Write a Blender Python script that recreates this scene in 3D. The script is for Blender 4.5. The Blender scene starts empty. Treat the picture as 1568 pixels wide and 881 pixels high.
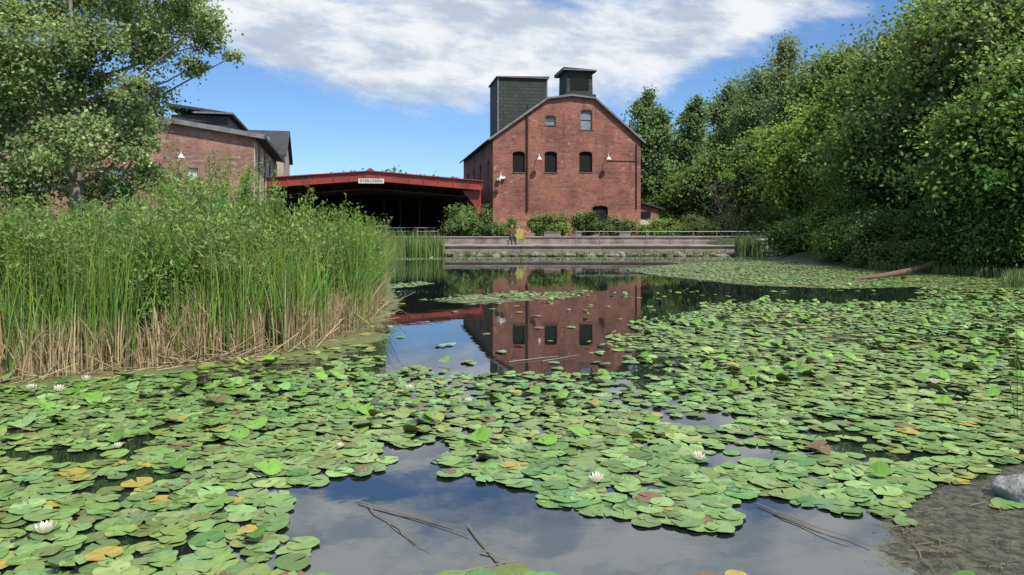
import bpy, bmesh, math, numpy as np
from mathutils import Vector, Matrix
R = np.random.RandomState(7)
F=1150.0; U0=784.0; V0=350.0; CH=1.6
def wp(u,v):            # photo measurement -> place on the water plane
    Y=CH*F/(v-V0); return ((u-U0)/F*Y, Y)
def wpoly(l): return np.array([wp(*p) for p in l])

# ------------------------------------------------------------------ scene, camera, light
sc=bpy.context.scene
sc.view_settings.view_transform='Standard'; sc.view_settings.look='None'; sc.view_settings.exposure=0
cam=bpy.data.cameras.new('camera'); co=bpy.data.objects.new('camera',cam); sc.collection.objects.link(co)
cam.sensor_width=36; cam.lens=36*F/1568; cam.shift_y=-90.5/1568; cam.clip_end=3000; cam.clip_start=.05
co.location=(0,0,CH); co.rotation_euler=(math.pi/2,0,0); sc.camera=co
sd=Vector((0.50,-0.68,1.15)).normalized()
sun=bpy.data.lights.new('sun','SUN'); so=bpy.data.objects.new('sun',sun); sc.collection.objects.link(so)
sun.energy=4.8; sun.angle=math.radians(.6); sun.color=(1,.95,.86)
so.rotation_euler=sd.to_track_quat('Z','Y').to_euler(); so.location=(20,-20,40)

# ------------------------------------------------------------------ node helper
class NT:
    def __init__(s,nt): s.nt=nt
    def n(s,t,**k):
        nd=s.nt.nodes.new(t)
        for a,b in k.items():
            if a=='inp':
                for i,val in b.items(): s.set(nd,i,val)
            else: setattr(nd,a,b)
        return nd
    def set(s,nd,i,val):
        sk=nd.inputs[i]
        if isinstance(val,bpy.types.NodeSocket): s.nt.links.new(val,sk)
        else:
            if sk.type=='RGBA' and len(val)==3: val=(*val,1)
            sk.default_value=val
    def m(s,op,a,b=0.0,c=None,clamp=False):
        nd=s.n('ShaderNodeMath',operation=op); nd.use_clamp=clamp
        s.set(nd,0,a); s.set(nd,1,b)
        if c is not None: s.set(nd,2,c)
        return nd.outputs[0]
    def ss(s,v,a,b):
        nd=s.n('ShaderNodeMapRange',interpolation_type='SMOOTHSTEP')
        s.set(nd,0,v); s.set(nd,1,a); s.set(nd,2,b); return nd.outputs[0]
    def noise(s,vec,scale,detail=4,rough=.55,dist=0):
        nd=s.n('ShaderNodeTexNoise'); s.set(nd,'Vector',vec); s.set(nd,'Scale',scale); s.set(nd,'Detail',detail)
        s.set(nd,'Roughness',rough); s.set(nd,'Distortion',dist); return nd.outputs['Fac']
    def mix(s,f,a,b,mode='MIX'):
        nd=s.n('ShaderNodeMix',data_type='RGBA',blend_type=mode)
        s.set(nd,0,f); s.set(nd,6,a); s.set(nd,7,b); return nd.outputs[2]
    def xyz(s,x,y,z):
        nd=s.n('ShaderNodeCombineXYZ'); s.set(nd,0,x); s.set(nd,1,y); s.set(nd,2,z); return nd.outputs[0]
    def sep(s,v):
        nd=s.n('ShaderNodeSeparateXYZ'); s.set(nd,0,v); return nd.outputs

# ------------------------------------------------------------------ world
w=bpy.data.worlds.new('World'); sc.world=w; w.use_nodes=True; w.node_tree.nodes.clear(); N=NT(w.node_tree)
tc=N.n('ShaderNodeTexCoord').outputs['Generated']; x,y,z=N.sep(tc)
yy=N.m('MAXIMUM',y,.15); s_=N.m('DIVIDE',x,yy); t_=N.m('DIVIDE',z,yy)
sky=N.n('ShaderNodeTexSky',sky_type='NISHITA'); sky.sun_disc=False
sky.sun_elevation=math.asin(sd.z); sky.sun_rotation=math.atan2(sd.x,sd.y); sky.altitude=200; sky.air_density=1.0; sky.dust_density=.15; sky.ozone_density=2.5
skc=N.mix(1.0,sky.outputs[0],(0.72,0.93,1.18),'MULTIPLY')
bgs=N.n('ShaderNodeBackground',inp={0:skc,1:.12})
s2=N.m('ADD',s_,.04)
edge=N.m('ADD',N.m('MULTIPLY',N.m('MULTIPLY',s2,s2),.55),.168)
rot=N.m('ADD',t_,N.m('MULTIPLY',s_,.10))
v1=N.xyz(N.m('MULTIPLY',s_,2.3),N.m('MULTIPLY',rot,6.0),.37)
n1=N.noise(v1,1.15,8,.56,.25); n2=N.noise(v1,6.0,7,.64,.2)
d=N.m('MULTIPLY',N.m('SUBTRACT',t_,edge),15.0)
d=N.m('MINIMUM',d,.85)
g=N.m('DIVIDE',N.m('SUBTRACT',t_,.345),.035); g=N.m('EXPONENT',N.m('MULTIPLY',N.m('MULTIPLY',g,g),-1)); 
d=N.m('SUBTRACT',d,N.m('MULTIPLY',g,.75))
d=N.m('ADD',d,N.m('MULTIPLY',N.m('SUBTRACT',n1,.5),3.3))
d=N.m('ADD',d,N.m('MULTIPLY',N.m('SUBTRACT',n2,.5),1.0))
fac=N.m('MULTIPLY',N.ss(d,-.15,.65),.97)
fac=N.m('MULTIPLY',fac,N.ss(t_,.11,.16))
shade=N.noise(v1,3.2,7,.62,.15)
cc=N.mix(N.ss(shade,.36,.60),(.52,.60,.72),(.92,.94,.96))
bgc=N.n('ShaderNodeBackground',inp={0:cc,1:1.0})
mx=N.n('ShaderNodeMixShader',inp={0:fac,1:bgs.outputs[0],2:bgc.outputs[0]})
N.n('ShaderNodeOutputWorld',inp={0:mx.outputs[0]})

# ------------------------------------------------------------------ materials
def newmat(name):
    m=bpy.data.materials.new(name); m.use_nodes=True; m.node_tree.nodes.clear(); n=NT(m.node_tree)
    b=n.n('ShaderNodeBsdfPrincipled'); o=n.n('ShaderNodeOutputMaterial',inp={0:b.outputs[0]}); return m,n,b,o
def plain(name,c,rough=.7,ns=4,amt=.35,metal=0,bump=0,c2=None):
    m,n,b,o=newmat(name); t=n.n('ShaderNodeTexCoord').outputs['Object']
    f=n.noise(t,ns,6,.6)
    c2=c2 or tuple(v*(1-amt) for v in c)
    col=n.mix(n.ss(f,.35,.65),c2,c); f2=n.noise(t,ns*9,3)
    col=n.mix(.35,col,n.mix(f2,(.55,.55,.55),(1.4,1.4,1.4)),'MULTIPLY')
    n.set(b,'Base Color',col); n.set(b,'Roughness',rough); n.set(b,'Metallic',metal)
    if bump:
        bp=n.n('ShaderNodeBump',inp={'Strength':bump,'Distance':.05,'Height':n.noise(t,ns*4,6)}); n.set(b,'Normal',bp.outputs[0])
    return m
def leafmat(name,trans=.35,rough=.45,spec=.4):
    m,n,b,o=newmat(name); a=n.n('ShaderNodeAttribute',attribute_name='Col').outputs['Color']
    n.set(b,'Base Color',a); n.set(b,'Roughness',rough); n.set(b,'Specular IOR Level',spec)
    tr=n.n('ShaderNodeBsdfTranslucent',inp={0:n.mix(1,a,(1.35,1.35,.7),'MULTIPLY')})
    mx=n.n('ShaderNodeMixShader',inp={0:trans,1:b.outputs[0],2:tr.outputs[0]}); n.set(o,0,mx.outputs[0]); return m
M_leaf=leafmat('leaf',.42,.55,.25); M_reed=leafmat('reed_blade',.25,.55,.3)
def colmat(name,rough=.8):
    m,n,b,o=newmat(name); a=n.n('ShaderNodeAttribute',attribute_name='Col').outputs['Color']
    t=n.n('ShaderNodeTexCoord').outputs['Object']; f=n.noise(t,7,6,.65)
    n.set(b,'Base Color',n.mix(1,a,n.mix(f,(.5,.5,.5),(1.5,1.5,1.5)),'MULTIPLY')); n.set(b,'Roughness',rough); return m
M_col=colmat('bark')
def brickmat(name,c1,c2,mort,patch,stain=.5):
    m,n,b,o=newmat(name); t=n.n('ShaderNodeTexCoord').outputs['Object']; X,Y,Z=n.sep(t)
    h=n.m('ADD',X,Y); v=n.xyz(h,Z,0)
    br=n.n('ShaderNodeTexBrick',inp={'Vector':v,'Color1':c1,'Color2':c2,'Mortar':mort,'Scale':1.0,'Mortar Size':.009,'Brick Width':.24,'Row Height':.08,'Bias':-.2})
    n.set(br,'Mortar Smooth',.3); br.offset=.5
    col=br.outputs['Color']
    big=n.noise(v,.45,6,.65,.3); col=n.mix(n.ss(big,.3,.7),n.mix(1,col,(.66,.64,.66),'MULTIPLY'),n.mix(1,col,(1.18,1.12,1.08),'MULTIPLY'))
    row=n.noise(n.xyz(n.m('MULTIPLY',h,.35),n.m('MULTIPLY',Z,6),1),1.6,5,.7); col=n.mix(n.m('MULTIPLY',n.ss(row,.45,.72),.6),col,mort)
    row2=n.noise(n.xyz(n.m('MULTIPLY',h,2.2),n.m('MULTIPLY',Z,7),4),1.3,4,.8); col=n.mix(n.m('MULTIPLY',n.ss(row2,.48,.66),.62),col,n.mix(1,col,(.42,.42,.5),'MULTIPLY'))
    pn=n.noise(n.xyz(h,n.m('MULTIPLY',Z,1.5),7),1.5,6,.8,.4); col=n.mix(n.m('MULTIPLY',n.ss(pn,.595,.635),.8),col,patch)
    vs=n.noise(n.xyz(n.m('MULTIPLY',h,2.2),n.m('MULTIPLY',Z,.25),2),1.0,4,.6); col=n.mix(n.m('MULTIPLY',n.ss(vs,.52,.75),stain),col,(.09,.055,.05))
    lo=n.ss(Z,2.4,0.4); col=n.mix(n.m('MULTIPLY',lo,n.ss(n.noise(v,1.7,5,.7),.4,.6)),col,patch)
    n.set(b,'Base Color',col); n.set(b,'Roughness',.9); n.set(b,'Specular IOR Level',.2)
    bp=n.n('ShaderNodeBump',inp={'Strength':.4,'Distance':.02,'Height':br.outputs['Fac']}); bp.invert=True; n.set(b,'Normal',bp.outputs[0]); return m
M_brick=brickmat('red_brick',(.35,.125,.085),(.22,.072,.052),(.36,.25,.20),(.54,.31,.22))
M_brick2=brickmat('faded_brick',(.42,.20,.15),(.30,.135,.10),(.44,.34,.29),(.58,.46,.38),.25)
M_cream=plain('cream_render',(.60,.52,.42),.85,.8,.35,c2=(.45,.33,.25))
def shingle(name,c,c2,bw,rh):
    m,n,b,o=newmat(name); t=n.n('ShaderNodeTexCoord').outputs['Object']; X,Y,Z=n.sep(t)
    v=n.xyz(n.m('ADD',X,Y),Z,0)
    br=n.n('ShaderNodeTexBrick',inp={'Vector':v,'Color1':c,'Color2':c2,'Mortar':tuple(k*.3 for k in c),'Scale':1.0,'Mortar Size':.025,'Brick Width':bw,'Row Height':rh})
    f=n.noise(v,.8,5,.6); col=n.mix(1,br.outputs['Color'],n.mix(f,(.6,.6,.6),(1.4,1.4,1.4)),'MULTIPLY')
    n.set(b,'Base Color',col); n.set(b,'Roughness',.75); return m
M_shin=shingle('dark_shingle',(.05,.06,.048),(.028,.036,.030),.5,.28)
M_roof=plain('grey_roof',(.06,.065,.07),.7,1.5)
M_roofd=plain('dark_roof',(.045,.047,.052),.7,1.2)
M_trim=plain('grey_trim',(.22,.22,.22),.6,2)
M_trimd=plain('dark_trim',(.04,.04,.045),.6,2)
M_black=plain('dark_opening',(.005,.006,.007),.9,3)
M_red=plain('red_steel',(.36,.055,.04),.5,1.0,.35)
M_dsteel=plain('dark_steel',(.022,.018,.018),.6,2)
M_board=plain('grey_board',(.25,.29,.34),.7,2)
M_white=plain('white_paint',(.70,.70,.67),.6,2,.15)
M_conc=plain('concrete',(.36,.31,.27),.9,.7,.35,bump=.3,c2=(.25,.20,.17))
M_conc2=plain('concrete_wall',(.32,.27,.24),.9,1.2,.5,bump=.4)
M_stone=plain('stone',(.27,.25,.22),.9,3,.6,bump=.8,c2=(.10,.11,.06))
M_metal=plain('galvanised_steel',(.22,.23,.24),.5,3,.2,.3)
M_pipe=plain('downspout_iron',(.06,.028,.022),.6,3)
M_yel=plain('yellow_paint',(.45,.42,.12),.5,3,.2)
M_skin=plain('skin',(.45,.26,.18),.6,4,.1); M_cloth=plain('rust_cloth',(.14,.05,.035),.9,6,.3); M_jean=plain('dark_cloth',(.05,.05,.07),.9,6,.3); M_hair=plain('hair',(.03,.018,.01),.7)

m,n,b,o=newmat('ground_soil'); t=n.n('ShaderNodeTexCoord').outputs['Object']
f=n.noise(t,.25,8,.65); f2=n.noise(t,9,8,.75)
col=n.mix(n.ss(f,.35,.6),(.06,.10,.025),(.085,.08,.045)); col=n.mix(n.ss(f2,.4,.62),col,(.03,.035,.014))
zz=n.sep(t)[2]; wet=n.ss(zz,.30,.02); col=n.mix(n.m('MULTIPLY',wet,.85),col,n.mix(n.ss(f2,.42,.6),(.022,.020,.012),(.075,.07,.045)))
n.set(b,'Base Color',col); n.set(b,'Roughness',n.m('SUBTRACT',1.0,n.m('MULTIPLY',wet,.45)))
bp=n.n('ShaderNodeBump',inp={'Strength':.9,'Distance':.04,'Height':f2}); n.set(b,'Normal',bp.outputs[0]); M_ground=m

# ------------------------------------------------------------------ mesh helpers
def link(o,parent=None):
    sc.collection.objects.link(o)
    if parent is not None: o.parent=parent
    return o
def empty(name,loc=(0,0,0),rz=0):
    e=bpy.data.objects.new(name,None); e.location=loc; e.rotation_euler=(0,0,rz); e.empty_display_size=.3; return link(e)
class Acc:
    def __init__(s): s.V=[];s.F=[];s.C=[];s.n=0
    def add(s,v,f,c=(1,1,1)):
        v=np.asarray(v,float); f=np.asarray(f,int); c=np.asarray(c,float)
        if c.ndim==1: c=np.tile(c,(len(v),1))
        s.V.append(v); s.F.append(f+s.n); s.C.append(c); s.n+=len(v)
    def build(s,name,mat,parent=None,smooth=False):
        V=np.concatenate(s.V); C=np.concatenate(s.C)
        me=bpy.data.meshes.new(name); me.vertices.add(len(V)); me.vertices.foreach_set('co',V.ravel())
        loops=np.concatenate([f.ravel() for f in s.F]); tot=np.concatenate([np.full(len(f),f.shape[1]) for f in s.F])
        st=np.concatenate([[0],np.cumsum(tot)[:-1]])
        me.loops.add(len(loops)); me.loops.foreach_set('vertex_index',loops.astype(np.int32))
        me.polygons.add(len(tot)); me.polygons.foreach_set('loop_start',st.astype(np.int32))
        me.polygons.foreach_set('use_smooth',np.full(len(tot),smooth,dtype=bool))
        a=me.color_attributes.new('Col','FLOAT_COLOR','POINT')
        a.data.foreach_set('color',np.concatenate([C,np.ones((len(C),1))],1).ravel())
        me.update(calc_edges=True); me.validate()
        if mat: me.materials.append(mat)
        return link(bpy.data.objects.new(name,me),parent)
def nrm(a): return a/np.maximum(np.linalg.norm(a,axis=-1,keepdims=True),1e-9)
def tube(acc,pts,rad,sides=6,c=(1,1,1)):
    pts=np.asarray(pts,float); k=len(pts); rad=np.broadcast_to(rad,(k,))
    T=nrm(np.gradient(pts,axis=0)); up=np.array([0,0,1.]) if abs(T[0,2])<.9 else np.array([1.,0,0])
    A=nrm(np.cross(T,up)); B=np.cross(T,A); an=np.arange(sides)*2*np.pi/sides
    v=(pts[:,None]+rad[:,None,None]*(A[:,None]*np.cos(an)[None,:,None]+B[:,None]*np.sin(an)[None,:,None])).reshape(-1,3)
    i=np.arange(k-1)[:,None]*sides; j=np.arange(sides)[None]; j2=(j+1)%sides
    f=np.stack([i+j,i+j2,i+sides+j2,i+sides+j],-1).reshape(-1,4); acc.add(v,f,c)
    acc.add(v[-sides:],[list(range(sides))],c)
def leaves(acc,P,size,nbias,col,asp=.55,along=None,rs=R):
    n_=len(P); size=np.broadcast_to(size,(n_,))
    nn=nrm(nbias+rs.randn(n_,3)*.6)
    a=rs.randn(n_,3) if along is None else along+rs.randn(n_,3)*.25
    a=nrm(a-nn*np.sum(a*nn,-1,keepdims=True)); b=np.cross(nn,a)
    L=size[:,None]*a; W=size[:,None]*asp*b
    v=np.stack([P-L*.5, P+W*.5-L*.08, P+L*.5, P-W*.5-L*.08],1).reshape(-1,3)
    f=np.arange(n_*4).reshape(-1,4); acc.add(v,f,np.repeat(col,4,0))
def bx(acc,x0,x1,y0,y1,z0,z1,c=(1,1,1)):
    v=[(x,y,z) for z in(z0,z1) for y in(y0,y1) for x in(x0,x1)]
    acc.add(v,[[0,2,3,1],[4,5,7,6],[0,1,5,4],[2,6,7,3],[0,4,6,2],[1,3,7,5]],c)
def box(name,x0,x1,y0,y1,z0,z1,mat,parent=None,bev=0):
    a=Acc(); bx(a,x0,x1,y0,y1,z0,z1); ob=a.build(name,mat,parent)
    if bev: 
        md=ob.modifiers.new('b','BEVEL'); md.width=bev; md.segments=2
    return ob
def prism(name,prof,y0,y1,mat,parent=None):
    k=len(prof); v=[(p[0],y0,p[1]) for p in prof]+[(p[0],y1,p[1]) for p in prof]
    a=Acc(); a.add(v,[[i,(i+1)%k,k+(i+1)%k,k+i] for i in range(k)])
    a.F.append(np.array([list(range(k))[::-1]])); a.F.append(np.array([[k+i for i in range(k)]]))
    ob=a.build(name,mat,parent)
    bm=bmesh.new(); bm.from_mesh(ob.data); bmesh.ops.recalc_face_normals(bm,faces=bm.faces); bm.to_mesh(ob.data); bm.free()
    return ob
def cut(ob,cutters):
    for c in cutters:
        md=ob.modifiers.new('c','BOOLEAN'); md.operation='DIFFERENCE'; md.solver='EXACT'; md.object=c
    bpy.context.view_layer.update()
    dg=bpy.context.evaluated_depsgraph_get(); me=bpy.data.meshes.new_from_object(ob.evaluated_get(dg))
    ob.modifiers.clear(); ob.data=me
    for c in cutters: bpy.data.objects.remove(c)
def vnoise(x,y,scale,seed):
    rs=np.random.RandomState(seed); G=rs.rand(256,256); x=np.asarray(x)/scale+500; y=np.asarray(y)/scale+500
    xi=np.floor(x).astype(int); yi=np.floor(y).astype(int); fx=x-xi; fy=y-yi; fx=fx*fx*(3-2*fx); fy=fy*fy*(3-2*fy)
    g=lambda a,b:G[a%256,b%256]
    return (g(xi,yi)*(1-fx)+g(xi+1,yi)*fx)*(1-fy)+(g(xi,yi+1)*(1-fx)+g(xi+1,yi+1)*fx)*fy
def inpoly(x,y,P):
    r=np.zeros(np.shape(x),bool); k=len(P)
    for i in range(k):
        x1,y1=P[i]; x2,y2=P[(i+1)%k]
        if y1==y2: continue
        r^=((y1>y)!=(y2>y))&(x<(x2-x1)*(y-y1)/(y2-y1)+x1)
    return r
def pdist(x,y,P,closed=True):
    d=np.full(np.shape(x),1e9); k=len(P)
    for i in range(k if closed else k-1):
        x1,y1=P[i]; x2,y2=P[(i+1)%k]; dx,dy=x2-x1,y2-y1
        t=np.clip(((x-x1)*dx+(y-y1)*dy)/(dx*dx+dy*dy+1e-9),0,1); d=np.minimum(d,np.hypot(x-x1-t*dx,y-y1-t*dy))
    return d

# ------------------------------------------------------------------ ground and water
POND=[(-16,1.2),(2.9,1.2),(3.15,3.2),(3.45,4.4),(5.0,6.2),(7.4,9.5),(10.4,14),(13.6,19),(16.2,23.5),(15.2,27.5),(13.2,33),(12.9,37),(15.2,43),(18,44.2),(-7.5,44.2),(-6.8,36),(-4.3,20),(-3.6,16),(-4.2,12.5),(-6.5,10.6),(-9,10),(-16,9.6)]
gx=np.unique(np.concatenate([-np.geomspace(30,900,22),np.arange(-30,34,.4),np.geomspace(34,900,22)])); gy=np.unique(np.concatenate([np.linspace(-300,-4,20),np.arange(-4,62,.4),np.geomspace(62,1500,30)]))
GX,GY=np.meshgrid(gx,gy); ins=inpoly(GX,GY,POND); dd=pdist(GX,GY,POND)
cap=np.where(GY>50.1,.95,.42); cap=np.where((GX>13)&(GY<50.2),.95,cap)
H=np.where(ins,-np.minimum(.7,dd*.5),np.minimum(cap,dd*.3))
H+=np.where(GY<43.5,(vnoise(GX,GY,1.1,3)-.5)*.12*np.clip(dd,0,1),0)
V=np.stack([GX,GY,H],-1).reshape(-1,3); ny,nx=GX.shape
i=np.arange(ny-1)[:,None]*nx+np.arange(nx-1)[None]; Fq=np.stack([i,i+1,i+nx+1,i+nx],-1).reshape(-1,4)
a=Acc(); a.add(V,Fq); a.build('ground',M_ground,smooth=True)

REEDF=[(-9,7.3),(-5.3,7.8),(-4.1,8.6),(-3.6,9.2),(-2.75,10),(-2.45,12.3),(-2.7,16),(-4.4,24)]
FARB=wpoly([(955,412),(1050,403),(1200,399),(1400,409),(1500,425),(1420,438),(1290,441),(1130,434),(1000,422)])
ISL1=wpoly([(650,462),(710,451),(780,447),(890,449),(880,457),(790,463),(730,468)])
ISL2=wpoly([(596,436),(640,432),(662,435),(630,440),(596,441)])
ISL3=wpoly([(600,395),(900,394),(1180,394),(1180,400),(900,397),(600,399)])
MUD=wpoly([(1345,900),(1350,800),(1420,755),(1600,700),(1900,760),(1900,900)])
OPENA=wpoly([(370,915),(455,850),(470,805),(395,752),(500,738),(590,696),(655,688),(650,735),(760,752),(830,778),(960,797),(1120,808),(1180,772),(1350,790),(1340,915)])
OPENB=wpoly([(560,505),(600,470),(600,398),(960,398),(1000,420),(1130,437),(1290,443),(1420,440),(1420,461),(1090,468),(985,495),(970,518),(910,525),(975,548),(975,572),(760,566),(690,572),(600,560),(560,540)])
wx=np.arange(-16,26,.12); wy=np.arange(-1,44.6,.12); WX,WY=np.meshgrid(wx,wy)
sR=np.clip(1.25-pdist(WX,WY,REEDF,False)/np.where(WY<11.5,1.3,.55),0,1)*.8
sR=np.maximum(sR,np.clip(inpoly(WX,WY,FARB)*.72,0,1)); sR=np.maximum(sR,inpoly(WX,WY,ISL1)*.6); sR=np.maximum(sR,inpoly(WX,WY,ISL2)*.8); sR=np.maximum(sR,inpoly(WX,WY,ISL3)*.5)
inop=inpoly(WX,WY,OPENA)|inpoly(WX,WY,OPENB)
sR=np.maximum(sR,np.where(~inop&(WY<24),np.clip(.36+.03*(WY-5),.36,.6),0)); 
sR=np.maximum(sR,np.clip(.55-pdist(WX,WY,wpoly([(720,881),(900,850),(1010,835),(1060,880)]),False)/.4,0,.55))
sR=np.maximum(sR,np.clip(1-pdist(WX,WY,np.array(POND[3:13]),False)/2.0,0,1)*.6*(WY>15))
sG=np.clip(inpoly(WX,WY,MUD)*.8,0,1)
def blur(A,k):
    for _ in range(k): A=(A+np.roll(A,1,0)+np.roll(A,-1,0)+np.roll(A,1,1)+np.roll(A,-1,1))/5
    return A
sR=blur(sR,3); sG=blur(sG,5)
V=np.stack([WX,WY,0*WX],-1).reshape(-1,3); ny,nx=WX.shape
i=np.arange(ny-1)[:,None]*nx+np.arange(nx-1)[None]; Fq=np.stack([i,i+1,i+nx+1,i+nx],-1).reshape(-1,4)
m,n,b,o=newmat('pond_water'); t=n.n('ShaderNodeTexCoord').outputs['Object']
at=n.n('ShaderNodeAttribute',attribute_name='Col').outputs['Color']; sp=n.n('ShaderNodeSeparateColor',inp={0:at})
n.set(b,'Base Color',(.010,.016,.014)); n.set(b,'Roughness',.012); n.set(b,'IOR',3.1)
bp=n.n('ShaderNodeBump',inp={'Strength':.10,'Distance':.012,'Height':n.noise(t,2.3,3,.5)}); n.set(b,'Normal',bp.outputs[0])
nz=n.noise(t,3.2,9,.75,.6); nf=n.noise(t,42,4,.7)
thr=n.m('ADD',n.m('MULTIPLY',nz,.72),n.m('MULTIPLY',nf,.28))
k1=n.m('SUBTRACT',sp.outputs[0],n.m('MULTIPLY',n.m('SUBTRACT',thr,.2),1.67)); k1=n.m('MULTIPLY',n.ss(k1,-.02,.1),.88)
k2=n.m('SUBTRACT',sp.outputs[1],n.m('MULTIPLY',n.m('SUBTRACT',thr,.25),1.4)); k2=n.ss(k2,-.02,.12)
scol=n.mix(n.ss(n.noise(t,1.1,6,.7),.35,.65),(.24,.24,.09),(.20,.27,.10)); scol=n.mix(n.m('MULTIPLY',nf,.85),scol,(.08,.09,.035))
mcol=n.mix(n.ss(n.noise(t,14,9,.85),.42,.58),(.022,.022,.012),(.12,.115,.075))
scum=n.n('ShaderNodeBsdfPrincipled',inp={'Base Color':n.mix(k2,scol,mcol),'Roughness':.55})
bp2=n.n('ShaderNodeBump',inp={'Strength':.8,'Distance':.012,'Height':n.noise(t,30,8,.8)}); n.set(scum,'Normal',bp2.outputs[0])
mx=n.n('ShaderNodeMixShader',inp={0:n.m('MAXIMUM',k1,k2),1:b.outputs[0],2:scum.outputs[0]}); n.set(o,0,mx.outputs[0])
a=Acc(); a.add(V,Fq,np.stack([sR,sG,0*sR],-1).reshape(-1,3)); a.build('pond_water',m,smooth=True)

# ------------------------------------------------------------------ lily pads
m,n,b,o=newmat('lily_pad'); at=n.n('ShaderNodeAttribute',attribute_name='Col').outputs['Color']; t=n.n('ShaderNodeTexCoord').outputs['Object']
col=n.mix(1,at,n.mix(n.noise(t,22,5,.7),(.6,.6,.55),(1.4,1.4,1.4)),'MULTIPLY')
spot=n.ss(n.noise(t,60,3,.6),.66,.72); col=n.mix(n.m('MULTIPLY',spot,.5),col,(.12,.09,.03))
geo=n.n('ShaderNodeNewGeometry'); col=n.mix(geo.outputs['Backfacing'],col,(.15,.17,.05))
n.set(b,'Base Color',col); n.set(b,'Roughness',.38); n.set(b,'Specular IOR Level',.55)
bp=n.n('ShaderNodeBump',inp={'Strength':.25,'Distance':.006,'Height':n.noise(t,35,3)}); n.set(b,'Normal',bp.outputs[0]); M_pad=m
def pads(acc,X,Y,r,tilt,curl,col,z,k=15,rs=R):
    n_=len(X); ph=rs.rand(n_)*2*np.pi; gap=.08+.10*rs.rand(n_)
    tt=np.linspace(0,1,k)[None]; an=gap[:,None]+tt*(2*np.pi-2*gap[:,None])
    rr=r[:,None]*(1+.05*np.sin(3*an+ph[:,None])+.025*rs.randn(n_,k)); rr[:,0]*=.93; rr[:,-1]*=.93
    lx=rr*np.cos(an); ly=rr*np.sin(an)
    lz=curl[:,None]*r[:,None]*(.5+.5*np.sin(2*an+ph[:,None]*2))+.03*r[:,None]*np.sin(5*an+ph[:,None])
    cx=np.zeros((n_,1)); L=np.stack([np.concatenate([cx-.02*r[:,None],lx],1),np.concatenate([cx,ly],1),np.concatenate([cx-.015*r[:,None],lz],1)],-1)
    c,s=np.cos(ph),np.sin(ph); X1=L[...,0]*c[:,None]-L[...,1]*s[:,None]; Y1=L[...,0]*s[:,None]+L[...,1]*c[:,None]; Z1=L[...,2]
    ta=rs.rand(n_)*2*np.pi; Z1=Z1+np.tan(tilt)[:,None]*(X1*np.cos(ta)[:,None]+Y1*np.sin(ta)[:,None])
    v=np.stack([X1+X[:,None],Y1+Y[:,None],np.maximum(Z1+z[:,None],-.03)],-1)
    f=[[0,i,i+1] for i in range(1,k)]; f=np.array(f)[None]+(np.arange(n_)*(k+1))[:,None,None]
    acc.add(v.reshape(-1,3),f.reshape(-1,3),np.repeat(col,k+1,0))
def padcol(X,Y,bright,rs=R):
    n_=len(X); base=np.array([.155,.27,.075]); yel=np.array([.23,.27,.065]); k=np.clip((vnoise(X,Y,1.5,77)-.35)*1.6+(X<-1)*(Y<6)*.4,0,1)[:,None]*rs.rand(n_,1)
    c=(base*(1-k)+yel*k)*(.62+.65*rs.rand(n_,1))+rs.randn(n_,3)*np.array([.018,.014,.010])
    u=rs.rand(n_); lt=(u>.06)&(u<.24); ye=u<.012+.03*((X<-1)&(Y<5)); c[ye]=[.38,.30,.06]; c[(u>.045)&(u<.06)]=[.17,.11,.05]; c[lt]=c[lt]*1.25+.03
    c[bright]=np.array([.17,.36,.045])*(.6+.5*rs.rand(bright.sum(),1)); return np.clip(c,.01,1)
acc=Acc()
def field(sp,y0,y1,fn,rmin,rmax,k,up0=.02,up1=.07,tl=.045):
    ys=np.arange(y0,y1,sp); xs=np.arange(-16,24,sp); X,Y=np.meshgrid(xs,ys); X=X.ravel()+R.uniform(-.5,.5,X.size)*sp; Y=Y.ravel()+R.uniform(-.5,.5,Y.size)*sp
    vis=(np.abs(X)<.72*Y+1.2)&inpoly(X,Y,POND); X,Y=X[vis],Y[vis]
    keep=R.rand(len(X))<fn(X,Y); X,Y=X[keep],Y[keep]; n_=len(X)
    r=R.uniform(rmin,rmax,n_)*(.86+.3*vnoise(X,Y,1.7,55))*np.where(R.rand(n_)<.15,.65,1); tilt=np.abs(R.randn(n_))*tl; u=R.rand(n_); mid=vnoise(X,Y,1.3,21)
    up=u<(up0+up1*(mid>.55)); tilt[up]=R.uniform(.12,.5,up.sum()); curl=np.where(up,R.uniform(.2,.6,n_),R.uniform(0,.07,n_)*(1+2*(Y>5.5)))
    z=.004+R.rand(n_)*.012+.03*up*(R.rand(n_)+.3)
    pads(acc,X,Y,r,tilt,curl,padcol(X,Y,up&(R.rand(n_)<.6)),z,k)
def f_near(X,Y):
    jx=(vnoise(X,Y,.5,1)-.5)*.5; jy=(vnoise(X,Y,.5,2)-.5)*.6
    jx2=(vnoise(X,Y,.17,91)-.5)*.22; jy2=(vnoise(X,Y,.17,92)-.5)*.22
    op=inpoly(X+jx+jx2,Y+jy+jy2,OPENA)|inpoly(X+jx*1.5,Y+jy*2.5,OPENB)
    rd=pdist(X,Y,REEDF,False); be=inpoly(X,Y,np.array(REEDF+[(-20,24),(-20,7)]))
    g=vnoise(X,Y,.35,5)*.5+vnoise(X,Y,1.4,6)*.5
    d=np.where(g>.315,.96,.2); d=np.where(op,np.where(Y>7,.012,.002),d); d=np.where(be|(rd<.35),.02,d); d=np.where((rd<1.3)&(X>-3.4),d*.25,d)
    d=np.where(inpoly(X,Y,MUD),.03,d); d=np.where(Y>19.5,0,d)
    d=np.where(inpoly(X,Y,wpoly([(600,545),(600,480),(720,480),(760,566),(980,572),(985,620),(650,610)]))&~op,d*.75,d)
    return d
field(.098,2.2,7.0,f_near,.060,.094,17,.01,.05,.045)
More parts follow.
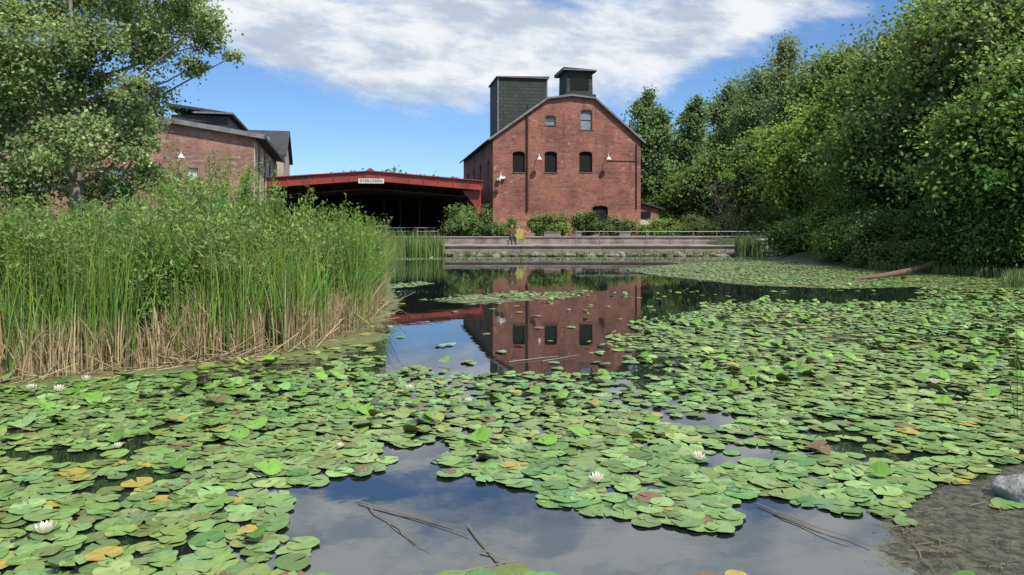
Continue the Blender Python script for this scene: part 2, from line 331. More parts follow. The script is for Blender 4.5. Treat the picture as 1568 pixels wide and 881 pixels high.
field(.10,7.0,19.5,f_near,.055,.088,12,.05,.10,.075)
def f_far(X,Y):
    jx=(vnoise(X,Y,1.2,1)-.5)*1.2; jy=(vnoise(X,Y,1.5,2)-.5)*2
    a_=inpoly(X+jx,Y+jy,FARB)*.55; a_=np.maximum(a_,inpoly(X+jx*.6,Y+jy*.4,ISL1)*.6); a_=np.maximum(a_,inpoly(X,Y+jy*.5,ISL2)*.9)
    a_=np.maximum(a_,(inpoly(X,Y,OPENB)==False)*(Y<24)*(X>8)*.8); a_=np.maximum(a_,inpoly(X+jx,Y,ISL3)*.3)
    return a_*(.4+.8*(vnoise(X,Y,1.0,9)>.35))
field(.14,15.5,44,lambda X,Y:f_far(X,Y)*((Y>19.5)|inpoly(X,Y,OPENB)),.055,.085,9,0,.02)
acc.build('lily_pads',M_pad)

def flower_mesh():
    a=Acc(); 
    for ring,(k,L,W,el) in enumerate([(8,.075,.028,.25),(8,.068,.026,.65),(6,.052,.022,1.05)]):
        for i in range(k):
            an=2*np.pi*(i+.5*ring)/k; out=np.array([np.cos(an),np.sin(an),0]); sd_=np.array([-np.sin(an),np.cos(an),0]); up=np.array([0,0,1.])
            pts=[]; 
            for tt,ww in((0,.3),(.35,1),(.7,.8),(1,.05)):
                e=el+tt*.45; c=out*np.cos(e)*L*tt+up*np.sin(e)*L*tt+out*.006
                pts+= [c+sd_*W*.5*ww+up*.004, c-up*.003, c-sd_*W*.5*ww+up*.004]
            f=[[3*j+q,3*j+q+1,3*j+q+4,3*j+q+3] for j in range(3) for q in(0,1)]; a.add(pts,f,(.82,.80,.74))
    for i in range(22):
        an=i*2.4; r=.004+.010*(i/22); tube(a,[(r*np.cos(an),r*np.sin(an),0),(1.5*r*np.cos(an),1.5*r*np.sin(an),.032)],.0022,4,(.75,.5,.04))
    return a.build('water_lily_flower',leafmat('petal',.25,.4,.3),None,True)
fl=flower_mesh(); first=True
for (u,v,s) in [(68,822,.9),(915,742,.85),(132,586,.9),(90,602,.9),(48,600,.9),(1070,708,.8),(717,620,.7),(628,600,.8),(1200,655,.7),(180,690,.6),(1430,590,.8),(1190,568,.7),(520,690,.6)]:
    ob=fl if first else link(bpy.data.objects.new('water_lily_flower',fl.data)); first=False
    X,Y=wp(u,v); ob.location=(X,Y,.02); ob.scale=(s,)*3; ob.rotation_euler=(R.uniform(-.2,.2),R.uniform(-.2,.2),R.rand()*6)

# ------------------------------------------------------------------ reeds
BED=np.array(REEDF+[(-12,24),(-16,12)])
def blades(acc,X,Y,Z,h,wd,lean,c0,c1,seg=5,rs=R,ct=None):
    n_=len(X); an=rs.rand(n_)*2*np.pi; fa=rs.rand(n_)*np.pi; t=np.linspace(0,1,seg)[None]
    off=lean[:,None]*h[:,None]*t**2.2; zz=h[:,None]*(t-.35*lean[:,None]*t**3)
    cx=X[:,None]+off*np.cos(an)[:,None]; cy=Y[:,None]+off*np.sin(an)[:,None]; ww=wd[:,None]*np.array([.8,1,.9,.6,.08])[None,:]*.5
    l=np.stack([cx-ww*np.cos(fa)[:,None],cy-ww*np.sin(fa)[:,None],Z[:,None]+zz],-1); r=np.stack([cx+ww*np.cos(fa)[:,None],cy+ww*np.sin(fa)[:,None],Z[:,None]+zz],-1)
    v=np.stack([l,r],2).reshape(n_,seg*2,3); f=np.array([[2*j,2*j+1,2*j+3,2*j+2] for j in range(seg-1)])[None]+(np.arange(n_)*seg*2)[:,None,None]
    mixc=np.clip((t-.2)/.28,0,1)[...,None]; c=c0[:,None]*(1-mixc)+c1[:,None]*mixc
    if ct is not None: k=np.clip((t-.6)/.4,0,1)[...,None]; c=c*(1-k)+ct[:,None]*k
    c=np.repeat(c,2,1)
    acc.add(v.reshape(-1,3),f.reshape(-1,4),c.reshape(-1,3))
def sample(P,n_,bias=None):
    P=np.asarray(P); lo=P.min(0); hi=P.max(0); X=[];Y=[]
    while sum(map(len,X))<n_:
        x=R.uniform(lo[0],hi[0],n_*3); y=R.uniform(lo[1],hi[1],n_*3); k=inpoly(x,y,P)
        if bias is not None: k&=R.rand(len(x))<bias(x,y)
        X.append(x[k]);Y.append(y[k])
    return np.concatenate(X)[:n_],np.concatenate(Y)[:n_]
fb=lambda x,y:np.clip(np.exp(-pdist(x,y,REEDF,False)/.9),.05,1)*(.12+1.2*(vnoise(x,y,.45,31)>.42))
acc=Acc()
X,Y=sample(BED,15000,fb); n_=len(X); hh=(1.0+.75*R.rand(n_))*(.75+.45*vnoise(X,Y,.8,33)); zb=np.full(n_,-.05)
g=np.array([.155,.30,.055])*(.5+.8*R.rand(n_,1)); g+=R.randn(n_,3)*.015; yk=R.rand(n_)<.2; g[yk]=g[yk]*np.array([1.5,1.1,1.0]); g=np.clip(g,.01,1)
tan=np.array([.46,.36,.21])*(.5+.8*R.rand(n_,1)); base=np.where(R.rand(n_,1)<.6,tan,g); tip=np.clip(g*np.array([1.4,1.15,1.3]),0,1)
blades(acc,X,Y,zb,hh,R.uniform(.007,.018,n_),np.abs(R.randn(n_))*.22,base,g,ct=tip)
X,Y=sample(BED,8000,lambda x,y:np.exp(-pdist(x,y,REEDF,False)/.3)*(.12+1.4*(vnoise(x,y,.35,35)>.4))); n_=len(X)
tan=np.array([.56,.44,.27])*(.35+.85*R.rand(n_,1)); blades(acc,X,Y,np.full(n_,-.05),R.uniform(.2,1.15,n_)*(.5+.75*vnoise(X,Y,.5,36)),R.uniform(.007,.016,n_),np.abs(R.randn(n_))*.28,tan,tan)
for i in range(330):
    q=R.randint(0,6); p0=np.array(REEDF[q]); p1=np.array(REEDF[q+1]); tt=R.rand(); p=p0+(p1-p0)*tt+R.randn(2)*.15
    an=R.rand()*6.28; L=R.uniform(.2,.6); e=R.uniform(-.02,.8)
    tube(acc,[(p[0],p[1],.01),(p[0]+L*np.cos(an)*np.cos(e),p[1]+L*np.sin(an)*np.cos(e),.01+L*np.sin(e))],.006,4,np.array([.50,.40,.24])*R.uniform(.4,1.2))
acc.build('cattail_reeds',M_reed)
acc=Acc()
def patch(P,n_,h0,h1,w0,w1,z,c,lean=.12):
    X,Y=sample(P,n_); g=np.array(c)*(.6+.7*R.rand(len(X),1)); g[R.rand(len(X))<.15]=[.28,.22,.12]
    blades(acc,X,Y,np.full(len(X),z),R.uniform(h0,h1,len(X)),R.uniform(w0,w1,len(X)),np.abs(R.randn(len(X)))*lean,g,g)
patch([(-7.3,42.5),(-3.9,42.8),(-3.9,43.8),(-7.6,43.8)],900,.7,1.7,.03,.05,-.05,(.15,.26,.07))
patch([(-7.3,30),(-5.4,30),(-6.2,42.5),(-8,43)],900,.6,1.5,.03,.05,0,(.15,.26,.07))
patch([(12.7,42.2),(14.5,42.6),(14.3,43.6),(12.9,43.6)],600,.7,1.5,.03,.05,-.05,(.13,.22,.07))
patch([(-7,43.2),(12.5,43.2),(12.5,43.9),(-7,43.9)],2600,.08,.45,.02,.04,0,(.15,.22,.07),.4)
acc.build('shore_reeds',M_reed)
acc=Acc()
patch([(4.15,6.2),(4.5,6.2),(4.9,6.9),(4.6,6.9)],16,.5,1.5,.006,.012,0,(.13,.22,.07),.3)
patch([(3.4,5.0),(4.2,5.6),(4.6,6.3),(4.0,5.9)],60,.1,.4,.005,.01,0,(.14,.2,.07),.5)
patch([(6.9,9.7),(8.0,9.7),(13,17),(11.6,16)],500,.2,.6,.01,.018,0,(.14,.24,.07),.3)
patch([(13,20),(14.5,20),(17,24.5),(14.5,30),(13.6,29),(15.8,24)],1700,.15,.5,.02,.035,0,(.12,.19,.06),.4)
acc.build('shore_grass',M_reed)

# ------------------------------------------------------------------ trees
BOOST=1.8
def treegen(name,x,y,z0,lobes,nl,ls,col,tr=.2,top=None,seed=1,asp=.6,inner=.12,bark=(.13,.11,.085),clu=24,sag=.7,var=.35,twigs=True,spread=.3):
    rs=np.random.RandomState(seed); e=empty(name,(x,y,z0)); lob=np.array(lobes,float)
    top=top or lob[:,2].max(); tb=Acc()
    if tr>0:
        k=9; tz=np.linspace(-.3,top,k); wob=np.cumsum(rs.randn(k,2)*.05*top/10,0); wob[0]=0
        tp=np.stack([wob[:,0],wob[:,1],tz],-1); trd=tr*(1-.9*np.linspace(0,1,k)**.9); trd[0]*=1.4; tube(tb,tp,trd,9,bark)
        for l in lob:
            st=max(.15*top,min(l[2]-.45*np.hypot(l[0],l[1])-.3,top*.92)); f=np.clip((st+.3)/(top+.3),0,1)*(k-1); i0=min(int(f),k-2); p0=tp[i0]+(tp[i0+1]-tp[i0])*(f-i0)
            r0=np.interp(f,range(k),trd)*.5; mid=(p0+l[:3])/2+rs.randn(3)*.08*np.linalg.norm(l[:3]-p0)-np.array([0,0,.08*np.linalg.norm(l[:3]-p0)])
            tube(tb,[p0,(p0+mid)/2+rs.randn(3)*.05,mid,(mid+l[:3])/2+rs.randn(3)*.05,l[:3]],r0*np.array([1,.75,.5,.35,.2]),6,bark)
            if twigs:
                for q in range(6):
                    d_=nrm(rs.randn(3)+np.array([0,0,.3])); tube(tb,[l[:3],l[:3]+d_*l[3:6]*.5+rs.randn(3)*.05,l[:3]+d_*l[3:6]*.95],np.array([.18,.12,.05])*r0+.003,4,bark)
        tb.build('trunk_and_limbs',M_col,e,True)
    vol=(lob[:,3]*lob[:,4]+lob[:,3]*lob[:,5]); vol/=vol.sum(); la=Acc(); col=np.array(col)*BOOST*np.array([1.08,1,.95])
    for l,vf in zip(lob,vol):
        per=int(nl*vf); kc=max(4,int(clu)); dirs=nrm(rs.randn(kc,3)+np.array([0,0,.15])); rad=rs.uniform(.4,1.15,kc)
        cc=l[:3]+dirs*rad[:,None]*l[3:6]; cb=np.exp(rs.randn(kc)*var*.7); w_=rs.rand(kc)+.3; w_/=w_.sum()
        idx=rs.choice(kc,per,p=w_); rc=l[3:6].mean()*spread*(.5+.9*rs.rand(kc))
        off=rs.randn(per,3)*rc[idx][:,None]*np.array([1,1,sag]); P=cc[idx]+off
        c=col*cb[idx][:,None]*(.7+.6*rs.rand(per,1)); c=c+np.stack([rs.randn(per)*.016,rs.randn(per)*.010,0*rs.rand(per)],-1)
        leaves(la,P,ls*(.7+.6*rs.rand(per)),dirs[idx]*.4+np.array([.15,-.2,.5]),np.clip(c,.006,1),asp,rs=rs)
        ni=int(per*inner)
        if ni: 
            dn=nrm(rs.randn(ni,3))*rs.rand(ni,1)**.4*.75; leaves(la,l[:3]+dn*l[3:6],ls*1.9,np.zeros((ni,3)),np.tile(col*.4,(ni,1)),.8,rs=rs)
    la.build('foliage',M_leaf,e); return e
def broad(h,r,zb,n_,seed,lr=.36,flat=1.0):
    rs=np.random.RandomState(seed); L=[]; cz=(zb+h)/2; hz=(h-zb)/2
    for i in range(n_):
        d_=nrm(rs.randn(3)); q=rs.uniform(.3,.75); rr=r*lr*rs.uniform(.65,1.25)
        tz=d_[2]*q; L.append((d_[0]*q*r,d_[1]*q*r,cz+tz*hz*1.05,rr,rr,rr*.85*flat))
    L.append((0,0,h-r*.4,r*.45,r*.45,r*.4)); L.append((r*.3,0,h-r*.7,r*.45,r*.45,r*.4)); return L
def column(h,r,zb,n_,seed):
    rs=np.random.RandomState(seed); L=[]
    for i in range(n_):
        t=(i+.5)/n_; w_=r*min(1,(1.12-t)*2.2)**.6*min(1,.55+t*2); an=rs.rand()*6.28; o_=w_*rs.uniform(.2,.75)
        L.append((o_*math.cos(an),o_*math.sin(an),zb+(h-zb)*t,w_*.5,w_*.5,w_*.62))
    return L
cl=[]
rs=np.random.RandomState(4)
for (u,v,r_) in [(110,-40,1.4),(40,20,1.2),(180,10,1.15),(250,-10,.9),(305,20,.55),(338,42,.38),(325,65,.28),(60,100,1.15),(150,80,1.0),(225,70,.85),(272,90,.45),(20,180,1.15),(100,160,.95),(170,150,.9),(225,150,.55),(60,240,1.1),(150,225,1.0),(210,220,.65),(242,246,.35),(190,265,.6),(20,295,.9),(90,285,.8),(150,285,.6),(100,-90,1.3),(220,-70,1.1),(-50,60,1.6),(-60,200,1.5),(300,-40,.65),(0,110,1.1),(120,120,.95),(200,190,.65),(285,45,.5)]:
    Y=22; X=(u-U0)/F*Y; Z=CH+(V0-v)/F*Y; dy=rs.uniform(-1.5,1.8); cl.append((X+12.9,dy,Z-.4,r_,r_*1.1,r_*.75))
treegen('cottonwood_tree',-12.9,22,.4,cl,80000,.11,(.145,.20,.095),.27,9.2,5,.75,.03,(.22,.19,.15),22,.8,.28,spread=.30)
treegen('cottonwood_tree',-24,30,.4,broad(13,4.5,2,28,8,.42),26000,.17,(.12,.18,.08),.3,12,6,.75,.06)
def PX(u,Y): return (u-U0)/F*Y
def HZ(v,Y): return CH+(V0-v)/F*Y
for i,(u,vt,Y,r,kind) in enumerate([(997,134,76,2.5,'c'),(1066,147,82,2.3,'c'),(1030,215,84,3.2,'c'),(1214,52,70,3.3,'c'),(1120,125,92,3.6,'b'),(1165,100,84,4.0,'b'),(1262,85,66,3.6,'b')]):
    h=HZ(vt,Y)-.9; 
    lb=column(h-.5,r,2.2,20,30+i) if kind=='c' else broad(h,r,2.5,24,30+i,.42)
    treegen('poplar_tree' if kind=='c' else 'ash_tree',PX(u,Y),Y,.9,lb,16000,.27,(.095,.15,.065) if i!=3 else (.125,.17,.10),.2,h*.93,40+i,.8,.08,(.14,.13,.11),20,.8,.35,spread=.36)
for i,(u,vt,Y,r,zb,nl,c) in enumerate([
    (1098,225,66,3.4,.4,15000,(.08,.13,.036)),(1165,200,62,3.6,.3,18000,(.075,.125,.034)),(1235,150,54,3.8,.4,20000,(.11,.175,.038)),
    (1060,262,72,3.0,.3,12000,(.065,.11,.03)),(1295,110,47,3.9,.5,26000,(.10,.16,.036)),(1345,70,44,4.0,.6,26000,(.08,.13,.036)),(1400,20,42,4.6,1,28000,(.09,.14,.05)),
    (1370,110,36,3.6,.2,32000,(.075,.125,.036)),(1455,-20,33,4.0,.3,36000,(.085,.13,.045)),(1530,-40,30,4.2,.3,38000,(.09,.135,.045)),(1600,60,25,3.4,.5,26000,(.09,.155,.045)),
    (1500,-120,42,5.0,4,20000,(.09,.14,.05)),(1300,60,62,4.2,3,16000,(.10,.16,.048))]):
    h=HZ(vt,Y)-.9; treegen('maple_tree',PX(u,Y),Y,.7,broad(h,r,zb,30,60+i,.42),nl,.125+.0024*Y,c,.22,h*.85,80+i,.62,.16,(.12,.10,.08),26,.6,.42,spread=.34)
for i,(u,vt,Y,r,c) in enumerate([(1225,335,39,1.5,(.09,.15,.038)),(1265,310,36,1.8,(.07,.12,.03)),(1310,325,33,1.8,(.07,.125,.035)),(1355,335,31,1.6,(.06,.10,.035)),(1410,315,30,1.8,(.07,.115,.038)),
    (1470,300,28.5,1.9,(.065,.115,.035)),(1530,280,26.5,2.1,(.07,.13,.035)),(1585,320,24.5,1.5,(.08,.14,.035)),(1215,365,41,1.0,(.10,.16,.04)),(1190,325,52,1.8,(.07,.12,.03)),(1150,322,56,2.2,(.06,.10,.03)),(1120,325,58,1.8,(.08,.12,.04)),(1060,330,62,1.6,(.07,.11,.03)),(1290,368,33.0,1.2,(.07,.11,.03)),(1350,378,30,1.2,(.06,.10,.03)),(1440,378,28.0,1.2,(.06,.10,.03)),(1500,372,26.8,1.2,(.07,.11,.03)),(1395,385,29,1.1,(.07,.11,.03))]):
    h=HZ(vt,Y)-.3; treegen('shoreline_shrub',PX(u,Y),Y,.3,broad(h,r,-.1,12,100+i,.5),7500,.12,c,.05,h*.7,120+i,.55,.2,(.14,.11,.09),20,.7,.4,False,.36)
for i,(u0_,u1_,vt,Y,c) in enumerate([(675,752,317,53,(.10,.155,.055)),(745,790,338,52.5,(.075,.12,.035)),(806,872,328,52,(.09,.14,.04)),(850,915,322,53.5,(.085,.13,.045)),(905,975,333,52.5,(.075,.11,.04)),(975,1040,337,52,(.12,.175,.045)),(1035,1100,345,56,(.075,.11,.035))]):
    r=(u1_-u0_)/2/F*Y; h=HZ(vt,Y)-.95; L=[]; rs=np.random.RandomState(i+3)
    for q in range(12): L.append((rs.uniform(-.75,.75)*r,rs.uniform(-.6,.6),rs.uniform(.2,.8)*h,r*.32,.5,h*.3))
    treegen('garden_shrub',PX((u0_+u1_)/2,Y),Y,.93,L,5500,.14,c,.04,h*.6,150+i,.5,.15,(.14,.11,.09),18,.8,.4,False,.36)
def thicket(name,x,y,z,h,n_,seed):
    rs=np.random.RandomState(seed); a=Acc()
    for i in range(n_):
        d_=nrm(np.array([rs.randn()*.6,rs.randn()*.5,1.0])); L=h*rs.uniform(.6,1); p=np.array([rs.randn()*.25,rs.randn()*.2,0]); pts=[p]
        for k in range(5): d_=nrm(d_+rs.randn(3)*.16); p=p+d_*L/5; pts.append(p)
        tube(a,pts,np.linspace(.022,.005,6),4,np.array([.17,.14,.12])*rs.uniform(.6,1.1))
        for b_ in range(5):
            q=pts[rs.randint(2,6)]; e_=nrm(rs.randn(3)+np.array([0,0,.4])); tube(a,[q,q+e_*L*.15,q+e_*L*.3+rs.randn(3)*.08],[.010,.006,.003],3,(.15,.13,.11))
    ob=a.build(name,M_col); ob.location=(x,y,z)
thicket('bare_shrub',PX(1120,55),55,.9,5.5,24,2)
def belt(name,pts,ls,col,n_,seed):
    rs=np.random.RandomState(seed); a=Acc()
    for (x,y,hh) in pts:
        k=n_; d_=nrm(rs.randn(k,3)); rr=rs.uniform(2.5,4.2); P=np.array([x,y,hh*.5])+d_*np.array([rr,rr,hh*.5])*rs.uniform(.6,1,(k,1))+rs.randn(k,3)*.5
        leaves(a,P,ls*(.7+.6*rs.rand(k)),d_*.5+np.array([0,0,.4]),np.array(col)*(np.exp(rs.randn()*.2))*(.6+.8*rs.rand(k,1)),.7,rs=rs)
    a.build(name,M_leaf)
rs=np.random.RandomState(9)
belt('distant_trees',[(x,rs.uniform(125,150),rs.uniform(9.5,12.5)) for x in np.arange(-75,-3,3.2)]+[(x,rs.uniform(110,125),rs.uniform(11,15)) for x in np.arange(8,110,2.6)],.6,(.11,.17,.075),1800,5)

def willow(x,y,h,r,nst,seed,col):
    rs=np.random.RandomState(seed); e=empty('willow_shrub',(x,y,.02)); s=Acc(); la=Acc()
    for i in range(nst):
        an=rs.rand()*6.28; ou=rs.rand()**.6; L=h*(1-.3*ou*rs.rand())*rs.uniform(.7,1); k=7; t=np.linspace(0,1,k)
        b0=np.array([math.cos(an),math.sin(an)])*.3*ou*r; 
        pts=np.stack([b0[0]+math.cos(an)*ou*r*t**1.5+np.cumsum(rs.randn(k))*.02,b0[1]+math.sin(an)*ou*r*t**1.5+np.cumsum(rs.randn(k))*.02,L*t],-1)
        tube(s,pts,np.linspace(.008,.002,k),4,(.13,.12,.05))
        nl=int(75*L); tt=rs.uniform(.3,1,nl)**.8; P=np.stack([np.interp(tt,t,pts[:,j]) for j in range(3)],-1)+rs.randn(nl,3)*.06
        d_=nrm(rs.randn(nl,3)*.7+np.array([0,0,.8])); c=np.array(col)*np.exp(rs.randn()*.2)*(.6+.7*rs.rand(nl,1))
        leaves(la,P+d_*.03,rs.uniform(.05,.10,nl),rs.randn(nl,3)*.5+np.array([.2,-.2,.5]),c,.30,along=d_*1.2,rs=rs)
    s.build('stems',M_col,e); la.build('leaves',M_leaf,e)
ws=[(30,295,11.5,.9),(95,300,12,.9),(150,292,12.5,.9),(205,290,12,.8),(262,258,12.5,.8),(300,262,11.5,.7),(335,225,13.5,.9),(372,252,12.5,.7),(410,278,12.5,.7),(450,298,12.5,.6),(515,298,14,.45),(555,325,14.5,.5),(-20,290,12,1),
 (20,310,9.3,.6),(80,305,9.6,.65),(140,315,9.5,.6),(200,305,9.9,.65),(260,305,9.9,.6),(320,300,10.3,.6),(380,315,10.6,.55),(430,320,11.2,.5),(480,330,11.8,.45),(530,338,12.8,.4),(350,330,9.9,.4),(110,335,8.9,.45),(230,335,9.2,.4)]
for i,(u,vt,Y,r) in enumerate(ws): willow(PX(u,Y),Y,HZ(vt,Y),r,40,200+i,[(.20,.32,.085),(.17,.30,.07),(.23,.31,.095)][i%3])

# ------------------------------------------------------------------ main brick building
TH=math.radians(10); A0=np.array([-1.49,59.0]); Z0=.93
def mk(A0,th,Z0):
    fx,fy=math.cos(th),math.sin(th)
    def f(u,v,dep=0):
        A=A0+np.array([-fy,fx])*dep; r=(u-U0)/F; x=(r*A[1]-A[0])/(fx-r*fy); return x, CH+(V0-v)/F*(A[1]+x*fy)-Z0
    return f
B=mk(A0,TH,Z0); E=empty('brick_mill_building',(A0[0],A0[1],Z0),TH)
W=B(981,300)[0]; eR=B(981,212); eL=(0,B(755,214)[1]); r1=B(910,152); r0=B(838,152); rm=B(875,147.5); D=21
eR=(W,(eR[1]+eL[1])/2); eL=(0,eR[1])
prof=[(0,-.2),(W,-.2),eR,r1,rm,r0,eL]
wall=prism('walls',prof,0,D,M_brick,E)
def opening(u0,u1,v0,v1,arch=.12):
    x0,zt=B(u0,v0); x1,zb=B(u1,v1); xm=(x0+x1)/2
    pf=[(x0,zb),(x1,zb),(x1,zt-arch),(x1-(x1-x0)*.2,zt-.03),(xm,zt),(x0+(x1-x0)*.2,zt-.03),(x0,zt-arch)]
    return x0,x1,zb,zt,prism('cutter',pf,-.3,.28,None,E)
wins=[(785,804,232,264,M_black),(834,853,232,264,M_black),(887,907,232,264,M_black),(889,907,168,199,M_board),(835,851,177,192,M_board),(907,931,315,342,M_black)]
cs=[];info=[]
for (u0_,u1_,v0_,v1_,mm) in wins:
    x0,x1,zb,zt,c=opening(u0_,u1_,v0_,v1_); cs.append(c); info.append((x0,x1,zb,zt,mm))
for k in range(4): cs.append(box('cutter',-.3,.28,2.2+k*4.6,3.3+k*4.6,4.6,6.2,None,E))
cut(wall,cs)
M_brickarch=plain('brick_lintel',(.30,.13,.095),.9,8,.4)
M_sill=plain('window_sill',(.14,.11,.10),.9,3)
for (x0,x1,zb,zt,mm) in info:
    box('window_panel',x0,x1,.2,.26,zb,zt,mm,E)
    if mm is not M_black:
        for q in (x0,x1-.06): box('frame',q,q+.06,.12,.2,zb,zt-.1,M_trim,E)
        box('frame_rail',x0+.062,x1-.062,.14,.2,(zb+zt)/2,(zb+zt)/2+.05,M_trim,E)
    box('sill',x0-.08,x1+.08,-.04,.1,zb-.08,zb,M_sill,E)
    a=Acc(); xm=(x0+x1)/2
    for j in range(9):
        an=math.radians(50+80*j/8-0); cx_=xm+(x1-x0)*.8*math.cos(an); cz_=zt-(x1-x0)*.8+ .06+(x1-x0)*.8*math.sin(an); bx(a,cx_-.05,cx_+.05,-.012,.03,cz_-.02,cz_+.16)
    a.build('lintel',M_brickarch,E)
for k in range(4): box('side_window',.2,.26,2.2+k*4.6,3.3+k*4.6,4.6,6.2,M_black,E)
pl=[eL,r0,rm,r1,eR]
for i in range(4):
    (xa,za),(xb,zb)=pl[i],pl[i+1]; dx,dz=xb-xa,zb-za; L=math.hypot(dx,dz); nx_,nz_=-dz/L,dx/L
    if i==0: xa-=dx/L*.45; za-=dz/L*.45
    if i==3: xb+=dx/L*.4; zb+=dz/L*.4
    p=lambda x,z,k:(x+nx_*k,z+nz_*k)
    prism('roof_slab',[p(xa,za,.012),p(xb,zb,.012),p(xb,zb,.12),p(xa,za,.12)],-.22,D+.3,M_roof,E)
    prism('rake_trim',[p(xa,za,-.02),p(xb,zb,-.02),p(xb,zb,.125),p(xa,za,.125)],-.29,-.223,M_trim,E)
def tower(u0_,u1_,vt,dep,depth,zbot,mat,name,tap=0):
    xa,zt=B(u0_,vt,dep); xb,_=B(u1_,vt,dep)
    prism(name,[(xa,zbot),(xb,zbot),(xb-tap,zt),(xa+tap,zt)],dep,dep+depth,mat,E)
    return xa,xb,zt
xa,xb,zt=tower(762,838,119,1.0,4.2,6.0,M_shin,'shingled_tower')
prism('tower_cap',[(xa-.12,zt),(xb+.12,zt+.02),(xb+.12,zt+.2),(xa-.12,zt+.1)],.85,5.35,M_trimd,E)
box('tower_cap_flashing',xa-.14,xb+.14,.80,.847,zt+.02,zt+.08,M_trim,E)
for q in (xa-.02,xb-.08): box('tower_corner_board',q,q+.1,.95,.998,7,zt,M_trim,E)
xa,xb,zt=tower(867,908,109,.8,2.6,r1[1]-.4,M_shin,'cupola',.06)
prism('cupola_roof',[(xa-.3,zt),(xb+.2,zt-.05),(xb+.2,zt+.12),(xa-.3,zt+.26)],.45,3.8,M_trimd,E)
box('cupola_roof_edge',xa-.32,xb+.22,.40,.447,zt+.02,zt+.10,M_trim,E)
box('cupola_base',xa-.2,xb+.2,.6,3.6,r1[1]-.2,rm[1]+.32,M_trimd,E)
box('cupola_vent',xa+.35,xb-.35,.76,.797,zt-1.5,zt-.5,M_black,E)
a=Acc(); x,zt=B(807,160); _,zb=B(807,325); tube(a,[(x,-.12,zb),(x,-.12,zt)],.075,8); 
for q in np.linspace(zb+.3,zt-.3,6): tube(a,[(x,-.12,q),(x,-.12,q+.07)],.1,8)
a.build('downspout',M_pipe,E)
a=Acc(); x0,zz=B(930,246); x1,_=B(977,246); tube(a,[(x0,-.05,zz),(x1,-.05,zz)],.03,6); x0,z0_=B(978,215); x1,z1_=B(974,320); tube(a,[(x1,-.08,z1_),(x1,-.08,z0_-.3)],.05,6); a.build('conduit',M_pipe,E)
def lamp(par,x,z,s=1):
    a=Acc(); tube(a,[(x,-.02,z+.1),(x,-.3,z+.3),(x,-.6,z+.3),(x,-.75,z+.05)],.025,6); 
    k=12; an=np.arange(k)*2*np.pi/k
    v=[(x+.07*math.cos(q),-.75+.07*math.sin(q),z+.08) for q in an]+[(x+.24*math.cos(q),-.75+.24*math.sin(q),z-.16) for q in an]
    a.add(v,[[i,(i+1)%k,k+(i+1)%k,k+i] for i in range(k)]); a.add(v[:k],[list(range(k))]); a.build('gooseneck_lamp',M_white,par)
for u in (823,928): x,z=B(u,243); lamp(E,x,z)
x,z=B(765,272); lamp(E,x,z); a=Acc(); bx(a,x-.25,x+.05,-.35,-.1,z-.25,z-.05); bx(a,x+.2,x+.42,-.3,-.1,z-.1,z+.1); a.build('security_light',M_white,E)
prism('lean_to_walls',[(W+.01,-.2),(W+2.3,-.2),(W+2.3,2.3),(W+.01,2.9)],2,9,M_brick,E)
prism('lean_to_roof',[(W+.01,2.95),(W+2.6,2.27),(W+2.6,2.4),(W+.01,3.08)],1.7,9.2,M_roofd,E)
box('lean_to_plinth',W+.3,W+2.35,1.88,1.995,-.2,1.35,M_white,E); box('lean_to_window',W+.5,W+1.6,1.95,1.998,1.5,2.1,M_black,E)

# ------------------------------------------------------------------ red steel canopy
TC=math.radians(9); CA=np.array([-19.0,55.9]); C=mk(CA,TC,Z0); E2=empty('market_canopy',(CA[0],CA[1],Z0),TC)
WL=C(738,280)[0]; zL=C(405,273)[1]; xm,zp=C(567,263); zR=C(738,280)[1]; zL=(zL+zR)/2; zR=zL
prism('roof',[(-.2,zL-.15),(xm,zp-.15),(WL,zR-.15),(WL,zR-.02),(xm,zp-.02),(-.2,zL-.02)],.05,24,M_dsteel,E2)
prism('fascia_web',[(-.2,zL-.62),(xm,zp-.62),(WL,zR-.62),(WL,zR),(xm,zp),(-.2,zL)],-.12,0,M_red,E2)
prism('fascia_top_flange',[(-.3,zL+.003),(xm,zp+.003),(WL+.1,zR+.003),(WL+.1,zR+.07),(xm,zp+.07),(-.3,zL+.07)],-.3,.2,M_red,E2)
prism('fascia_bottom_flange',[(-.2,zL-.69),(xm,zp-.69),(WL,zR-.69),(WL,zR-.623),(xm,zp-.623),(-.2,zL-.623)],-.22,.1,M_red,E2)
a=Acc()
for q in np.linspace(0,WL,16): 
    zt=np.interp(q,[0,xm,WL],[zL,zp,zR]); bx(a,q-.03,q+.03,-.19,-.123,zt-.61,zt-.003)
a.build('fascia_stiffeners',M_red,E2)
a=Acc()
for q,s in ((.05,1),(WL-.35,-1)):
    for yy_ in (0.25,6,12,18,23.5): bx(a,q,q+.3,yy_,yy_+.3,-.2,zL-.63)
a.build('red_columns',M_red,E2)
prism('knee_brace',[(WL-.36,zR-2.1),(WL-.36,zR-.7),(WL-1.5,zR-.7)],.27,.45,M_red,E2)
prism('knee_brace',[(.36,zL-2.1),(1.5,zL-.7),(.36,zL-.7)],.27,.45,M_red,E2)
a=Acc()
